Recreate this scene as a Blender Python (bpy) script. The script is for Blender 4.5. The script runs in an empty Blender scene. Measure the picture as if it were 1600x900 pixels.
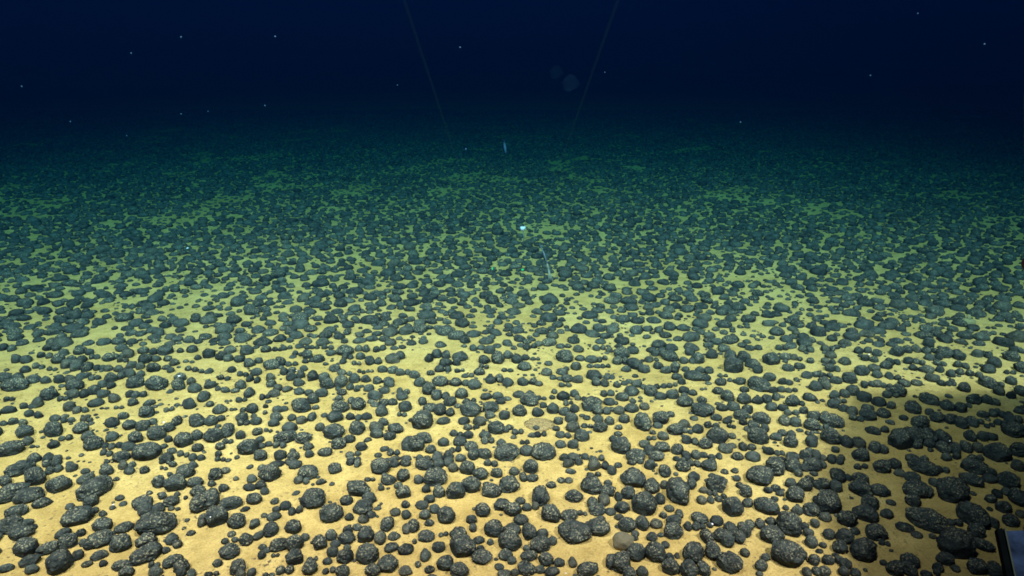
import bpy, bmesh, math, random
import numpy as np
from mathutils import Vector, Matrix, noise

random.seed(7)
rng = np.random.default_rng(7)
scene = bpy.context.scene
col = scene.collection

# ------------------------------------------------------------------ camera
FPX, CX, CY = 1100.0, 800.0, 450.0           # focal length and centre in pixels of the 1600 x 900 photograph
PITCH = math.radians(18.2)
CAM_H = 0.67
CAM = Vector((0, 0, CAM_H))
FWD = Vector((0, math.cos(PITCH), -math.sin(PITCH)))
RGT = Vector((1, 0, 0))
UPV = Vector((0, math.sin(PITCH), math.cos(PITCH)))
cam_data = bpy.data.cameras.new('camera')
cam_data.sensor_width = 36.0
cam_data.lens = FPX / 1600.0 * 36.0
cam_data.clip_start = 0.02
cam_data.clip_end = 400.0
cam = bpy.data.objects.new('camera', cam_data)
col.objects.link(cam)
cam.location = CAM
cam.rotation_euler = (math.pi / 2 - PITCH, 0, 0)
scene.camera = cam

# ------------------------------------------------------------------ world: lightless deep water, no daylight reaches it
world = bpy.data.worlds.new('World')
scene.world = world
world.use_nodes = True
bg = world.node_tree.nodes['Background']
bg.inputs['Color'].default_value = (0.0, 0.045, 1.0, 1)
bg.inputs['Strength'].default_value = 0.012

# ------------------------------------------------------------------ the survey vehicle's own floodlights, above and beside the camera
def vehicle_lamp(loc, aim, watts, colour, cone=100, blend=0.9, radius=0.09):
    d = bpy.data.lights.new('vehicle_lamp', 'SPOT')
    d.energy = watts
    d.color = colour
    d.spot_size = math.radians(cone)
    d.spot_blend = blend
    d.shadow_soft_size = radius
    o = bpy.data.objects.new('vehicle_lamp', d)
    col.objects.link(o)
    o.location = loc
    o.rotation_euler = (Vector(aim) - Vector(loc)).to_track_quat('-Z', 'Y').to_euler()
    return o

LAMP = (1.0, 0.345, 0.375)
vehicle_lamp((-1.10, 0.25, 1.90), (-1.10, 2.6, 0.0), 815, LAMP, 104, .75)
vehicle_lamp((-0.25, 0.40, 2.05), (-0.45, 2.4, 0.0), 825, LAMP, 95, .75)
vehicle_lamp((1.10, 0.25, 1.85), (0.80, 2.6, 0.0), 1000, LAMP, 106, .75)

# ------------------------------------------------------------------ picture
scene.view_settings.view_transform = 'Standard'
scene.view_settings.look = 'None'
scene.view_settings.exposure = 0.0
scene.view_settings.gamma = 1.0
scene.view_settings.use_curve_mapping = False
scene.render.engine = 'CYCLES'
cy = scene.cycles
cy.use_denoising = True
cy.denoiser = 'OPENIMAGEDENOISE'
cy.max_bounces = 4
cy.diffuse_bounces = 2
cy.glossy_bounces = 1
cy.transmission_bounces = 2
cy.volume_bounces = 0
cy.transparent_max_bounces = 12
cy.filter_width = 1.7
# nodules read off the sea floor, tile by tile: centre, width, height (and tilt of the long axis) in fifths of a pixel
TILES = {
(0,720): """160,60,200,95,20;275,130,175,145;400,20,140,60;420,70,120,70;560,55,90,75;40,160,110,85;95,250,220,140,25;225,275,200,110,15;330,330,130,80,30;460,190,150,125,20;670,140,120,75,30;745,220,220,150,35;710,320,110,95;605,435,215,150,15;835,75,115,75;910,143,50,35;935,290,70,45;990,35,120,65;1010,80,85,60;1130,75,75,55;1290,10,95,40;1350,28,60,50;1280,60,60,30;1450,85,145,95;1370,180,165,130;1240,170,110,95;1330,108,45,40;1530,170,120,85;1545,240,120,85;1510,35,70,60;1270,275,60,60;1335,320,120,85;1570,330,140,150;1110,330,155,105;1140,385,140,100;1240,370,110,70;1360,375,90,35;1450,290,30,35;1215,500,285,185,12;1590,470,80,100;880,368,50,35;745,390,55,50;805,415,65,45;800,505,160,105;970,525,140,75,15;775,620,195,125,22;945,650,165,130;530,635,150,110;490,570,100,70,35;630,565,80,60;650,640,70,60;130,400,145,95,15;75,510,170,130,20;170,565,150,105,20;205,490,100,50,20;200,680,200,140;375,690,140,95,20;235,780,150,85,15;460,800,190,170;605,740,95,80;250,850,110,75;50,840,110,60,15;775,740,120,50,20;680,810,75,50,20;805,805,70,50;950,820,140,60,5;990,870,120,80;1145,630,160,115;1145,730,230,130,25;1345,615,95,85;1385,655,80,65;1300,700,60,55;1350,785,150,60,25;1420,825,125,100;1450,880,140,80;1215,870,110,80;1205,815,75,45""",
(320,720): """85,110,105,95;55,180,65,50;150,215,80,65;45,300,130,140;85,440,200,160;250,475,135,115;390,495,70,80;205,335,165,45,12;365,145,80,65;245,140,45,35;510,100,165,135;440,190,90,70;350,210,100,45,-5;470,240,70,60;390,300,115,95;545,318,65,50;630,355,85,70;555,385,65,50;710,390,100,60;540,440,110,35,15;465,428,50,35;315,378,70,40,20;620,15,200,50;705,30,100,70;810,95,145,105;755,158,110,65;1015,65,105,80;910,165,80,35,15;845,300,185,150;990,410,180,145;1105,310,100,75;1200,220,205,115,-10;1285,295,110,85;1235,365,145,110;1165,15,105,65;1370,50,155,115;1525,20,150,65;1550,120,95,100;1435,150,110,80;1290,147,80,35;1380,215,50,45;1550,250,110,100;1515,195,70,55;1570,345,65,55;1485,405,80,60;1575,425,70,70;1425,495,95,120;1580,530,70,100;1300,420,75,55;1240,460,85,60;1190,520,75,55;1130,440,70,60;1120,540,80,60;1305,590,195,115;1110,605,125,95;990,580,85,85;900,640,110,110;690,520,130,105;515,540,105,110;520,495,60,50;320,620,105,95;420,585,90,60,40;190,710,140,125,20;160,628,65,50;235,620,55,45;450,672,65,45;445,738,58,62;580,660,130,100,25;700,650,130,125;700,760,135,120;785,600,65,60;550,740,60,35;1000,710,95,85;1095,750,125,110;1110,680,60,45;1270,730,170,145;1430,805,150,130;1460,680,105,75;1570,690,110,80;1480,590,90,60;1310,860,120,90;1570,860,100,70;820,840,120,110;625,855,125,75;970,860,100,50;1075,865,110,90;960,785,75,50;840,770,80,50;100,800,80,60;260,835,120,110;320,880,140,70;55,885,110,40;500,890,90,30""",
(640,720): """115,30,130,85;265,15,140,85;340,55,75,75;450,60,115,110;555,105,115,95;680,100,85,75;205,130,165,130;75,150,80,65;130,220,65,65;230,245,90,90;360,240,135,130;480,190,145,125;640,235,140,100;780,190,150,120;945,50,110,110;820,85,80,65;960,135,85,60;890,130,60,70;635,20,100,60;1275,15,140,75;1475,40,150,90;1580,75,70,75;1440,110,100,45;1420,200,155,130;1545,235,110,95;1550,175,60,50;1105,190,75,50;1185,155,60,45;1240,155,65,45;1285,280,130,85;1475,320,160,100;1465,385,120,80;1570,400,80,55;1350,412,70,40;1250,425,130,85;1105,415,150,130,-25;1025,280,125,140;945,360,120,70;865,315,75,55;725,345,125,90;805,385,130,105;570,392,115,100;870,460,110,80;485,460,80,70;495,525,55,70;285,435,135,120;200,380,85,65;120,425,85,80;155,485,70,50;30,510,85,110;130,590,120,80;95,345,95,65;155,300,80,60;660,535,145,125;800,535,125,80;935,555,105,120;785,630,170,150;1035,575,90,75;1025,655,155,125;1120,625,60,75;1290,555,235,150;1475,520,165,135;380,570,125,95;415,670,190,160;540,620,85,60;630,635,50,50;225,675,95,80;265,575,70,40;555,685,55,45;565,755,150,100;125,740,80,90;275,805,120,110;390,860,135,110;155,850,75,60;65,810,45,50;750,735,105,85;800,780,70,60;935,745,130,60,15;1065,775,110,95;915,845,130,95;1020,850,75,65;700,830,70,45;770,880,150,60;1115,870,110,75;1170,795,80,65;1275,795,65,85;1390,850,170,90,15;1580,790,90,160;915,685,55,45;40,630,35,45""",
(960,720): """145,140,180,140;275,35,85,80;165,10,115,50;290,205,115,115;395,80,90,110;395,190,75,70;535,45,110,90;620,20,100,60;740,40,120,90;620,125,90,70;500,245,170,200;605,185,75,90;800,180,160,130;690,230,65,50;710,310,125,65;765,255,75,45;815,300,60,50;855,280,50,40;940,80,60,40;955,140,60,45;1025,240,95,95;980,195,60,50;1140,120,215,145;1320,40,230,130;1490,55,80,60;1550,30,150,110;1440,100,60,60;1375,175,90,75;1485,195,105,100;1410,265,130,130;1260,215,75,60;1205,230,75,50;1290,255,65,45;1520,145,75,60;1585,190,60,100;1585,310,60,90;1540,385,130,95;1425,390,95,75;1340,370,50,40;1190,355,180,130,-20;1255,300,60,45;925,365,155,145;1040,330,85,70;105,255,100,100;35,285,60,70;235,340,185,180;355,300,75,80;60,370,110,90;35,440,70,50;150,495,215,115;330,495,95,75;380,425,60,55;430,375,75,50;465,470,120,90;460,550,145,115;505,415,60,70;665,450,125,80;800,470,105,80;605,515,115,65;715,510,105,45;775,590,185,110;920,610,180,110;955,545,190,110;1095,500,140,80;1220,475,85,55;1370,500,180,180;1480,510,80,60;1570,490,75,70;1230,580,190,130;1520,565,90,70;1365,730,245,220,-15;1540,640,90,90;1560,780,90,80;160,605,50,40;290,595,85,70;170,720,145,130;320,720,150,150;400,660,65,55;50,800,140,150;455,750,95,60;440,830,140,120;165,875,180,90;680,715,260,150;630,850,210,130;900,800,190,150;1020,720,70,70;1175,755,75,55;1145,820,100,85;1535,870,130,70;1135,885,60,40;360,580,50,35""",
(1280,720): """25,30,55,100;130,5,110,55;325,45,95,50;145,115,100,115;225,130,50,100;320,140,120,90;490,50,130,105;590,30,100,80;625,97,85,60;725,130,115,75;810,50,190,120,-25;955,70,110,60;75,195,180,100;70,325,185,175;330,220,180,120;465,235,160,90,-10;750,220,200,140;835,240,90,130;730,315,115,90;920,170,110,65;1035,240,240,190;1190,150,170,100,-25;1220,50,160,110,-20;1345,90,95,65;1480,160,140,120;1555,40,90,90;1340,145,120,35,-5;1425,250,120,75;1550,290,140,130;1340,300,90,60;1440,365,120,90;400,330,140,105;360,415,175,130,-15;220,460,155,120;45,440,100,70;525,415,110,70;670,520,130,70,-15;835,460,280,150,-28;1055,485,115,60;445,560,165,115;280,550,80,60;200,600,130,110;75,580,90,80;510,645,85,45;350,700,185,180;160,680,120,100;30,660,60,50;1065,655,240,230;885,590,60,45;1280,660,160,90,-30;1200,430,170,200;1230,550,130,110;1360,485,90,80;1500,470,130,90;705,785,155,110;640,850,200,110;105,775,160,70;210,810,100,80;230,870,160,80;40,865,100,80;980,770,130,100;930,840,90,70;870,880,150,60;1285,845,250,130;500,795,60,45;1570,420,70,60""",
(0,540): """55,20,115,60;165,110,140,80;400,20,130,55;495,60,75,60;350,80,110,50;455,110,110,85;655,50,140,60;600,110,140,70;520,150,100,75;635,165,150,85;740,90,80,45;300,165,90,55;405,185,75,40;195,190,85,60;80,250,200,80;115,310,190,85,5;300,270,180,70;505,265,140,75;585,310,140,90;610,380,150,85;655,240,100,60;740,255,90,45;380,385,140,90;490,415,80,45;295,450,90,80;215,475,100,50;850,95,100,65;930,85,100,50;1005,65,80,80;960,115,80,45;955,20,100,65;1155,45,140,60;1295,40,115,75;1130,110,105,80;1220,105,75,50;1060,160,120,75;950,190,120,60;1200,175,105,80;775,175,90,55;850,180,75,55;900,245,150,80;1045,225,140,70;1055,290,135,95;1220,300,165,110;830,310,120,65;735,350,100,80;810,380,100,65;890,415,95,75;1090,385,100,60;1015,380,60,60;1410,40,55,45;1500,30,90,60;1310,105,70,45;1365,135,80,55;1475,125,80,30;1330,195,60,45;1500,185,100,45;1590,205,70,40;1410,250,90,70;1395,310,100,95;1490,280,70,60;1520,335,105,75;1590,400,80,90;1480,460,105,80;1545,95,55,45;545,480,95,80;630,505,110,55;750,450,105,70,15;1040,445,85,60;1145,520,125,95;1165,450,90,35,25;930,485,75,30;1320,500,75,40;815,490,70,18;260,540,130,65;135,600,130,60;30,610,60,40;430,570,80,55;530,585,110,50;675,580,85,45;420,660,150,115;190,675,150,105;210,750,95,70;510,725,100,50;415,775,95,65;630,650,125,90;685,710,110,70;730,765,150,125;875,605,105,80;965,550,75,60;1010,625,115,80;1115,630,110,85;1190,595,75,50;870,715,105,75;850,785,90,55;835,840,85,50;1060,720,120,95;1225,690,150,110;1320,640,100,75;1385,590,70,80;1315,735,65,55;1430,745,150,120;1540,590,125,100;1540,705,90,80;1155,830,215,140;1005,790,110,70;950,870,130,90;935,780,60,50;1305,880,110,70;1345,825,75,50;1545,800,80,70;1430,850,90,50;1540,875,110,60;80,810,160,120,20;270,880,110,75;405,885,130,70;270,790,70,25;70,420,80,40;70,505,110,40,5""",
(320,540): """80,75,170,90;200,35,90,60;325,40,110,80;185,100,75,60;270,105,85,60;350,140,90,70;420,120,65,50;480,30,80,60;565,30,75,40;640,20,80,40;770,10,120,40;855,15,75,35;960,15,85,45;985,60,70,45;1095,40,130,85;1230,25,110,60;1365,25,90,55;1510,15,110,35;520,150,120,80;590,130,80,80;680,145,90,45;730,65,80,45;800,75,80,75;810,120,90,40;890,105,85,65;1115,90,80,50;1080,125,50,50;1185,138,65,35;1215,85,70,60;1320,120,120,75;1465,105,110,80;1525,80,75,70;1015,180,80,60;650,200,110,60;710,235,130,75;775,180,60,50;735,290,85,65;890,245,155,85;955,300,110,85;1095,215,110,50;1065,285,90,95;1165,260,85,80;1160,330,100,60;1260,262,75,60;1225,205,60,35;1290,200,55,30;1430,190,145,65;1550,210,110,60;1395,275,150,60;1440,300,75,60;1280,335,75,55;1330,390,110,75;1400,350,80,55;1430,445,135,60;1385,510,90,95;1550,360,90,55;1540,400,90,60;1565,480,95,85;1540,540,70,40;295,225,85,50;400,210,80,60;380,265,95,60;35,200,60,45;210,190,70,50;150,255,90,45;45,310,95,65;280,310,85,75;200,350,130,45;120,340,80,40;350,370,75,95;285,425,80,45;515,250,75,60;520,300,75,60;570,335,70,60;540,375,90,60;470,400,80,50;185,432,55,22;20,385,50,45;40,460,60,50;775,365,135,60;910,370,95,75;845,420,95,75;755,470,150,115;865,485,55,35;645,340,70,50,25;1070,365,75,50;1050,410,60,40;1060,480,130,100;1200,460,105,105;1145,430,50,60;120,500,110,75;225,500,55,30;370,495,90,80;475,475,40,35;470,525,35,35;570,500,80,60;620,495,60,50;560,560,95,70;540,605,85,65;290,560,95,70;300,605,90,55;400,590,85,70;45,590,105,85;130,570,65,50;680,565,65,60;755,585,80,65;835,560,60,80;665,640,115,75;770,725,125,90;630,720,165,100,15;585,780,90,50;900,640,80,65;1015,560,130,90;1010,675,160,120;1165,560,110,60;1190,650,120,110;1265,555,80,60;1340,640,110,80;1395,600,80,60;1390,700,180,70;1490,650,115,80;1130,730,85,65;1045,770,110,85;940,830,105,75;810,790,85,55;815,850,70,60;430,735,70,50;410,675,80,60;495,665,60,35;175,665,95,120;70,705,150,110;180,750,75,45;280,700,80,70;330,800,150,120;440,785,70,45;435,860,105,90;500,770,60,45;120,790,80,60;105,850,55,50;640,860,180,80;1225,790,90,70;1475,835,90,55;1590,765,100,115;1160,850,110,45;1165,885,100,40;1530,885,150,45;1400,890,100,30;120,890,80,40""",
(640,540): """245,70,130,75;395,88,115,75;315,135,150,70;260,185,115,65;150,100,65,70;585,115,85,70;625,35,85,70;530,20,110,50;690,100,95,130;770,75,75,70;840,110,85,75;905,95,65,50;895,165,105,70;980,105,70,30;940,10,100,50;1085,140,60,40;1210,90,125,100;1205,5,110,40;545,205,80,60;580,165,70,40;40,230,80,60;80,290,90,75;165,215,60,45;240,280,120,85;360,290,90,70;505,310,100,80;440,295,60,55;455,235,90,40;390,195,70,35;665,265,130,70;770,290,85,75;920,285,140,70;1010,300,60,45;765,193,85,35;150,340,95,100;240,390,130,80;405,380,95,90;315,440,95,75;270,515,145,90;160,485,100,70;100,440,65,65;465,435,100,50;475,505,155,100;635,485,115,85;630,545,80,55;600,400,85,60;690,395,80,65;710,435,75,50;740,545,80,80;860,515,105,90;890,380,150,60;935,430,135,95;1020,412,90,35;1045,468,55,50;1005,525,90,70;1160,505,160,90;1200,395,95,75;1290,380,65,60;1240,450,70,40;1130,360,45,45;1115,405,45,40;1425,460,150,120;1340,415,90,45;1500,510,130,80;1440,235,110,80;1490,290,120,75;1560,250,75,45;1545,375,100,55;1560,440,90,60;1290,495,70,70;1265,570,95,85;1275,640,105,85;1160,590,70,65;1345,705,110,95;1490,640,110,85;1470,575,80,60;1560,590,70,70;1385,630,85,40;1385,565,55,40;1200,700,110,60;1275,770,80,80;1180,775,80,60;1145,650,55,40;1590,730,60,60;95,590,150,150;45,775,130,125;115,725,115,80;165,815,80,70;265,755,85,70;365,690,95,60;395,750,100,80;455,700,80,60;425,590,85,60;455,640,65,50;545,595,95,75;520,635,50,35;265,590,105,50,10;590,700,90,60;610,745,95,60;680,645,130,105;745,660,60,50;845,675,85,50;780,640,60,45;480,790,100,70;545,850,165,85;355,815,85,50;260,870,150,90;110,885,110,60;400,880,80,60;760,835,180,120;715,760,70,60;915,825,100,85;1045,830,180,130;900,755,70,40;955,700,60,40;1020,695,90,45;1280,870,90,60;1370,870,60,50;1460,885,110,50;1205,875,70,60;1150,255,100,40;1230,260,90,60;1310,265,80,70;1215,310,90,40;1070,210,80,65;1190,205,85,55;1300,165,80,70;1440,160,100,40;1530,160,70,40;1330,100,70,50;1420,110,90,60;1500,105,80,50;1480,20,90,50;1320,30,80,55;1560,35,50,50""",
(960,540): """140,40,90,65;55,60,120,90;50,120,120,70;90,185,75,50;170,150,100,90,-30;230,185,90,70;270,110,70,50;350,65,110,60;435,85,130,90;345,160,75,60;430,190,130,70;475,165,70,70;555,187,60,45;590,50,80,70;570,120,110,60;650,105,100,90;760,70,90,80;855,25,90,60;905,80,90,80;930,160,140,130;1010,90,90,100;1080,145,110,70;1120,190,80,70;1225,110,125,100;1090,20,120,50;1310,20,90,50;1400,170,160,60;1330,90,80,60;1420,100,90,50;1500,30,110,60;1530,120,60,50;665,195,70,60;735,195,75,60;620,240,150,50,-10;490,245,80,55;720,255,70,60;830,285,90,60;920,275,70,40;985,280,85,60;845,235,75,35;1210,250,90,70;1135,310,130,110,-25;1365,290,60,50;1310,280,60,60;1530,230,130,60;1570,320,100,80;1265,345,110,60;1380,350,90,45;20,310,55,50;80,295,55,40;175,300,80,60;140,360,110,75;285,360,100,90;360,320,90,45;450,310,80,45;360,395,90,60;450,385,100,75;545,350,80,60;610,370,70,50;525,285,60,50;550,440,130,90;685,425,75,55;690,505,165,110;695,340,50,25;810,355,85,60;885,400,95,95;1010,420,110,90;1015,345,70,50;1115,430,90,65;1225,410,125,75;1270,485,160,65;1390,440,100,95;1530,410,110,60,-15;60,405,95,70;145,435,50,35;15,450,30,60;130,490,110,75;235,480,75,60;35,510,80,70;75,575,80,75;220,605,120,135;365,570,125,110;440,540,60,50;340,625,75,50;540,615,95,70;475,660,120,90;565,670,80,50;650,655,85,75;760,625,110,50;800,710,150,135;795,565,80,55;880,590,70,55;915,632,65,35;840,485,85,60;930,480,95,80;985,545,110,85;1040,500,80,80;1035,605,110,60;1150,570,140,90;1120,640,150,70;1120,715,150,120;1050,650,70,40;1385,525,110,50;1475,510,70,60;1370,595,155,85;1560,550,110,70;1540,625,115,95;1260,715,90,60;1310,685,70,50;1375,755,105,100;1385,695,60,60;1540,750,95,95;1525,685,60,35;920,710,60,50;50,790,140,130;30,640,60,40;30,690,60,40;380,710,85,65;300,680,50,35;235,770,85,65;290,725,70,40;370,795,120,80;270,820,80,80;490,815,95,85;330,865,120,80;590,745,120,70;710,770,110,85;600,860,130,80;690,855,70,45;785,870,100,55;870,805,110,80;1040,795,120,65;1205,825,85,60;1290,840,75,45;960,865,90,60;1085,870,115,75;1390,870,100,70;1530,860,150,80;1270,885,110,35;165,865,140,100;505,890,90,40""",
(1280,540): """90,75,85,60;70,25,100,60;160,10,90,40;340,40,130,60;455,60,80,60;395,105,120,60;70,125,100,50;200,125,90,65;105,180,110,65;335,200,110,85;520,155,100,70;430,180,90,60;455,230,80,60;610,50,110,90;720,30,120,70;570,130,110,60;700,120,90,60;780,130,90,55;580,245,110,55;760,180,110,55;860,40,100,60;1020,70,190,100;1100,75,80,50;890,90,130,60;940,140,90,50;1110,155,110,55;890,190,160,65;1065,215,130,65;1210,225,120,55;1320,185,110,70;1370,135,90,90;1270,70,150,70;1500,90,120,80;1580,175,110,95;1540,40,100,60;1490,210,90,40;40,300,90,95;50,235,100,50;130,275,90,60;235,260,105,90;255,355,105,85;150,385,140,80;170,435,80,45;110,460,90,70;190,490,80,60;380,305,100,60;450,300,80,60;525,315,90,50;615,360,130,100;560,385,120,60;710,295,170,55;885,255,105,70;960,295,70,50;1030,300,80,45;1130,330,90,80;1315,290,95,100;1500,280,70,70;1420,310,60,55;1405,360,80,70;1250,425,180,80;1350,440,100,60;1580,360,90,80;1500,390,80,60;860,425,140,85,-15;920,450,70,40;1050,480,190,90;1150,470,70,40;730,490,110,100;560,470,75,65;465,440,110,75;350,405,110,80;380,490,90,60;300,520,150,70;385,550,120,85;285,565,100,60;100,590,160,110,-15;500,530,110,70;660,565,70,45;790,600,135,100;770,660,80,50;970,570,190,90;1150,600,160,100;860,520,70,60;1310,540,140,60;1450,540,100,60;1370,510,80,40;1520,580,130,70;1520,660,180,120;1420,605,100,50;1330,625,70,40;1560,510,80,60;1230,710,170,80;1330,710,110,60,-15;90,715,140,130;30,640,80,50;260,760,160,95;130,815,65,55;420,665,110,60,-20;510,655,60,60;630,740,160,160;720,720,140,140;810,770,180,70;900,710,180,110;990,730,90,80;1010,800,160,100;1190,795,150,90;1390,840,200,140;1560,820,140,110;440,800,100,90;500,815,80,70;325,860,130,100;130,880,120,60;30,880,60,50;760,885,170,60;1030,870,140,60;1220,880,120,50""",
}
# bare patches of sediment farther off: centre, width, height
BARE = """1170,515,80,36;1560,515,90,30;575,495,50,18;470,460,36,14;910,500,34,14;1290,475,60,9;870,360,76,13;427,500,30,24;367,488,40,18;157,523,56,30;207,470,50,18;60,445,50,15;273,437,25,26;297,480,20,22;337,457,35,15;320,517,60,10;67,537,25,18;57,503,40,18;10,413,26,14;70,388,30,9;390,548,30,16;1259,490,45,14;1180,480,35,14;1073,473,20,18;1443,500,35,22;1540,510,60,25;1560,460,26,14;1296,445,26,10;1133,433,40,10;1416,527,40,14;945,457,30,12;1045,450,35,14;1190,475,40,10;915,392,20,12;1125,397,35,9;1012,367,40,9;810,445,35,12;875,452,45,10;1085,360,20,9;1200,317,40,7;1235,347,25,7;460,457,40,12;597,452,35,14;540,445,30,10;570,415,40,8;480,397,20,12;265,435,30,12;105,457,35,12;720,375,30,9;440,322,34,6;715,285,34,5;655,327,20,6;525,355,40,6;560,520,40,12;640,530,40,12;740,540,40,10;860,545,60,12;1000,530,34,12;700,480,30,10;760,500,40,10;1330,430,40,8;1480,455,30,10;1400,400,30,7;250,390,40,7;150,420,40,9;350,410,30,8;620,390,30,7;980,420,30,8;1240,415,30,8;900,325,40,6;1060,330,30,6;300,340,40,6;180,350,40,6;600,340,30,6;800,320,36,6;1420,350,40,6;1320,330,36,6"""

# ------------------------------------------------------------------ helpers
def ray(px, py):
    return FWD + RGT * ((px - CX) / FPX) - UPV * ((py - CY) / FPX)

def ground_z(x, y):
    return (0.006 * math.sin(1.9 * x + 0.7) * math.cos(1.6 * y + 0.3)
            + 0.004 * math.sin(4.7 * x + 2.1 * y) + 0.003 * math.cos(6.1 * y - 3.3 * x + 1.0))

def ground_z_np(x, y):
    return (0.006 * np.sin(1.9 * x + 0.7) * np.cos(1.6 * y + 0.3)
            + 0.004 * np.sin(4.7 * x + 2.1 * y) + 0.003 * np.cos(6.1 * y - 3.3 * x + 1.0))

def on_plane(px, py, z=0.0):
    d = ray(px, py)
    t = (z - CAM_H) / d.z
    return CAM + d * t

def on_ground(px, py, lift=0.0):
    p = on_plane(px, py, lift)
    for _ in range(3):
        p = on_plane(px, py, ground_z(p.x, p.y) + lift)
    return p

def at_depth(px, py, depth):
    return CAM + ray(px, py) * depth

def project(p):
    d = Vector(p) - CAM
    z = d.dot(FWD)
    return CX + FPX * d.dot(RGT) / z, CY - FPX * d.dot(UPV) / z, z

def link(name, me, parent=None, mat=None):
    o = bpy.data.objects.new(name, me)
    col.objects.link(o)
    if mat is not None and me is not None and len(me.materials) == 0:
        me.materials.append(mat)
    if parent is not None:
        o.parent = parent
    return o

def tag(o, label=None, cat=None, group=None, kind=None):
    if label: o['label'] = label
    if cat: o['category'] = cat
    if group: o['group'] = group
    if kind: o['kind'] = kind
    return o

def empty(name, loc):
    o = bpy.data.objects.new(name, None)
    o.empty_display_size = 0.02
    col.objects.link(o)
    o.location = loc
    return o

def bm_mesh(bm, name, smooth=True):
    me = bpy.data.meshes.new(name)
    bm.to_mesh(me)
    bm.free()
    if smooth:
        for p in me.polygons: p.use_smooth = True
    return me

def tube(bm, pts, radii, seg=8, cap=True):
    rings = []
    pts = [Vector(p) for p in pts]
    for i, p in enumerate(pts):
        a = pts[max(i - 1, 0)]; b = pts[min(i + 1, len(pts) - 1)]
        q = (b - a).to_track_quat('Z', 'Y')
        r = radii[i] if hasattr(radii, '__len__') else radii
        rings.append([bm.verts.new(p + q @ Vector((r * math.cos(2 * math.pi * k / seg), r * math.sin(2 * math.pi * k / seg), 0))) for k in range(seg)])
    for i in range(len(rings) - 1):
        for k in range(seg):
            bm.faces.new((rings[i][k], rings[i][(k + 1) % seg], rings[i + 1][(k + 1) % seg], rings[i + 1][k]))
    if cap:
        bm.faces.new(rings[0][::-1]); bm.faces.new(rings[-1])
    return rings

# ------------------------------------------------------------------ materials
def new_mat(name):
    m = bpy.data.materials.new(name)
    m.use_nodes = True
    nt = m.node_tree
    return m, nt, nt.nodes, nt.links, nt.nodes['Principled BSDF']

def ramp(N, a, b, ca=(0, 0, 0, 1), cb=(1, 1, 1, 1)):
    r = N.new('ShaderNodeValToRGB')
    r.color_ramp.elements[0].position = a; r.color_ramp.elements[0].color = ca
    r.color_ramp.elements[1].position = b; r.color_ramp.elements[1].color = cb
    return r

def noise_node(N, L, vec, scale, detail=4, rough=0.6, lac=2.0):
    n = N.new('ShaderNodeTexNoise')
    n.inputs['Scale'].default_value = scale
    n.inputs['Detail'].default_value = detail
    n.inputs['Roughness'].default_value = rough
    if vec is not None: L.new(vec, n.inputs['Vector'])
    return n

def mixc(N, L, fac, a, b, mode='MIX'):
    m = N.new('ShaderNodeMix'); m.data_type = 'RGBA'; m.blend_type = mode
    for s, v in ((m.inputs['Factor'], fac), (m.inputs['A'], a), (m.inputs['B'], b)):
        if hasattr(v, 'is_linked') or hasattr(v, 'links'): L.new(v, s)
        elif isinstance(v, (int, float)): s.default_value = v
        else: s.default_value = (*v, 1) if len(v) == 3 else v
    return m.outputs['Result']

def sediment_material():
    m, nt, N, L, P = new_mat('sediment')
    pos = N.new('ShaderNodeNewGeometry').outputs['Position']
    big = noise_node(N, L, pos, 3.2, 5, 0.6)
    mid = noise_node(N, L, pos, 26, 6, 0.65)
    fine = noise_node(N, L, pos, 330, 3, 0.7)
    r1 = ramp(N, .32, .68, (.53, .330, .084, 1), (.63, .425, .126, 1)); L.new(big.outputs['Fac'], r1.inputs['Fac'])
    r2 = ramp(N, .34, .66, (.72, .70, .66, 1), (1.08, 1.08, 1.1, 1)); L.new(mid.outputs['Fac'], r2.inputs['Fac'])
    c = mixc(N, L, 0.85, r1.outputs['Color'], r2.outputs['Color'], 'MULTIPLY')
    # dark grains, burrow marks and short feeding trails
    gr = noise_node(N, L, pos, 150, 2, 0.5)
    r3 = ramp(N, .60, .70); L.new(gr.outputs['Fac'], r3.inputs['Fac'])
    patch = noise_node(N, L, pos, 9, 3, .6)
    r4 = ramp(N, .40, .60); L.new(patch.outputs['Fac'], r4.inputs['Fac'])
    mu = N.new('ShaderNodeMath'); mu.operation = 'MULTIPLY'
    L.new(r3.outputs['Color'], mu.inputs[0]); L.new(r4.outputs['Color'], mu.inputs[1])
    c = mixc(N, L, mu.outputs[0], c, (.16, .11, .05))
    r5 = ramp(N, .30, .72, (.72, .70, .66, 1), (1.15, 1.15, 1.18, 1)); L.new(fine.outputs['Fac'], r5.inputs['Fac'])
    c = mixc(N, L, 1.0, c, r5.outputs['Color'], 'MULTIPLY')
    L.new(c, P.inputs['Base Color'])
    P.inputs['Roughness'].default_value = 0.95
    P.inputs['Specular IOR Level'].default_value = 0.08
    b1 = N.new('ShaderNodeBump'); b1.inputs['Strength'].default_value = 0.9; b1.inputs['Distance'].default_value = 0.008
    L.new(mid.outputs['Fac'], b1.inputs['Height'])
    b2 = N.new('ShaderNodeBump'); b2.inputs['Strength'].default_value = 0.35; b2.inputs['Distance'].default_value = 0.0012
    L.new(fine.outputs['Fac'], b2.inputs['Height']); L.new(b1.outputs['Normal'], b2.inputs['Normal'])
    L.new(b2.outputs['Normal'], P.inputs['Normal'])
    return m

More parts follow.
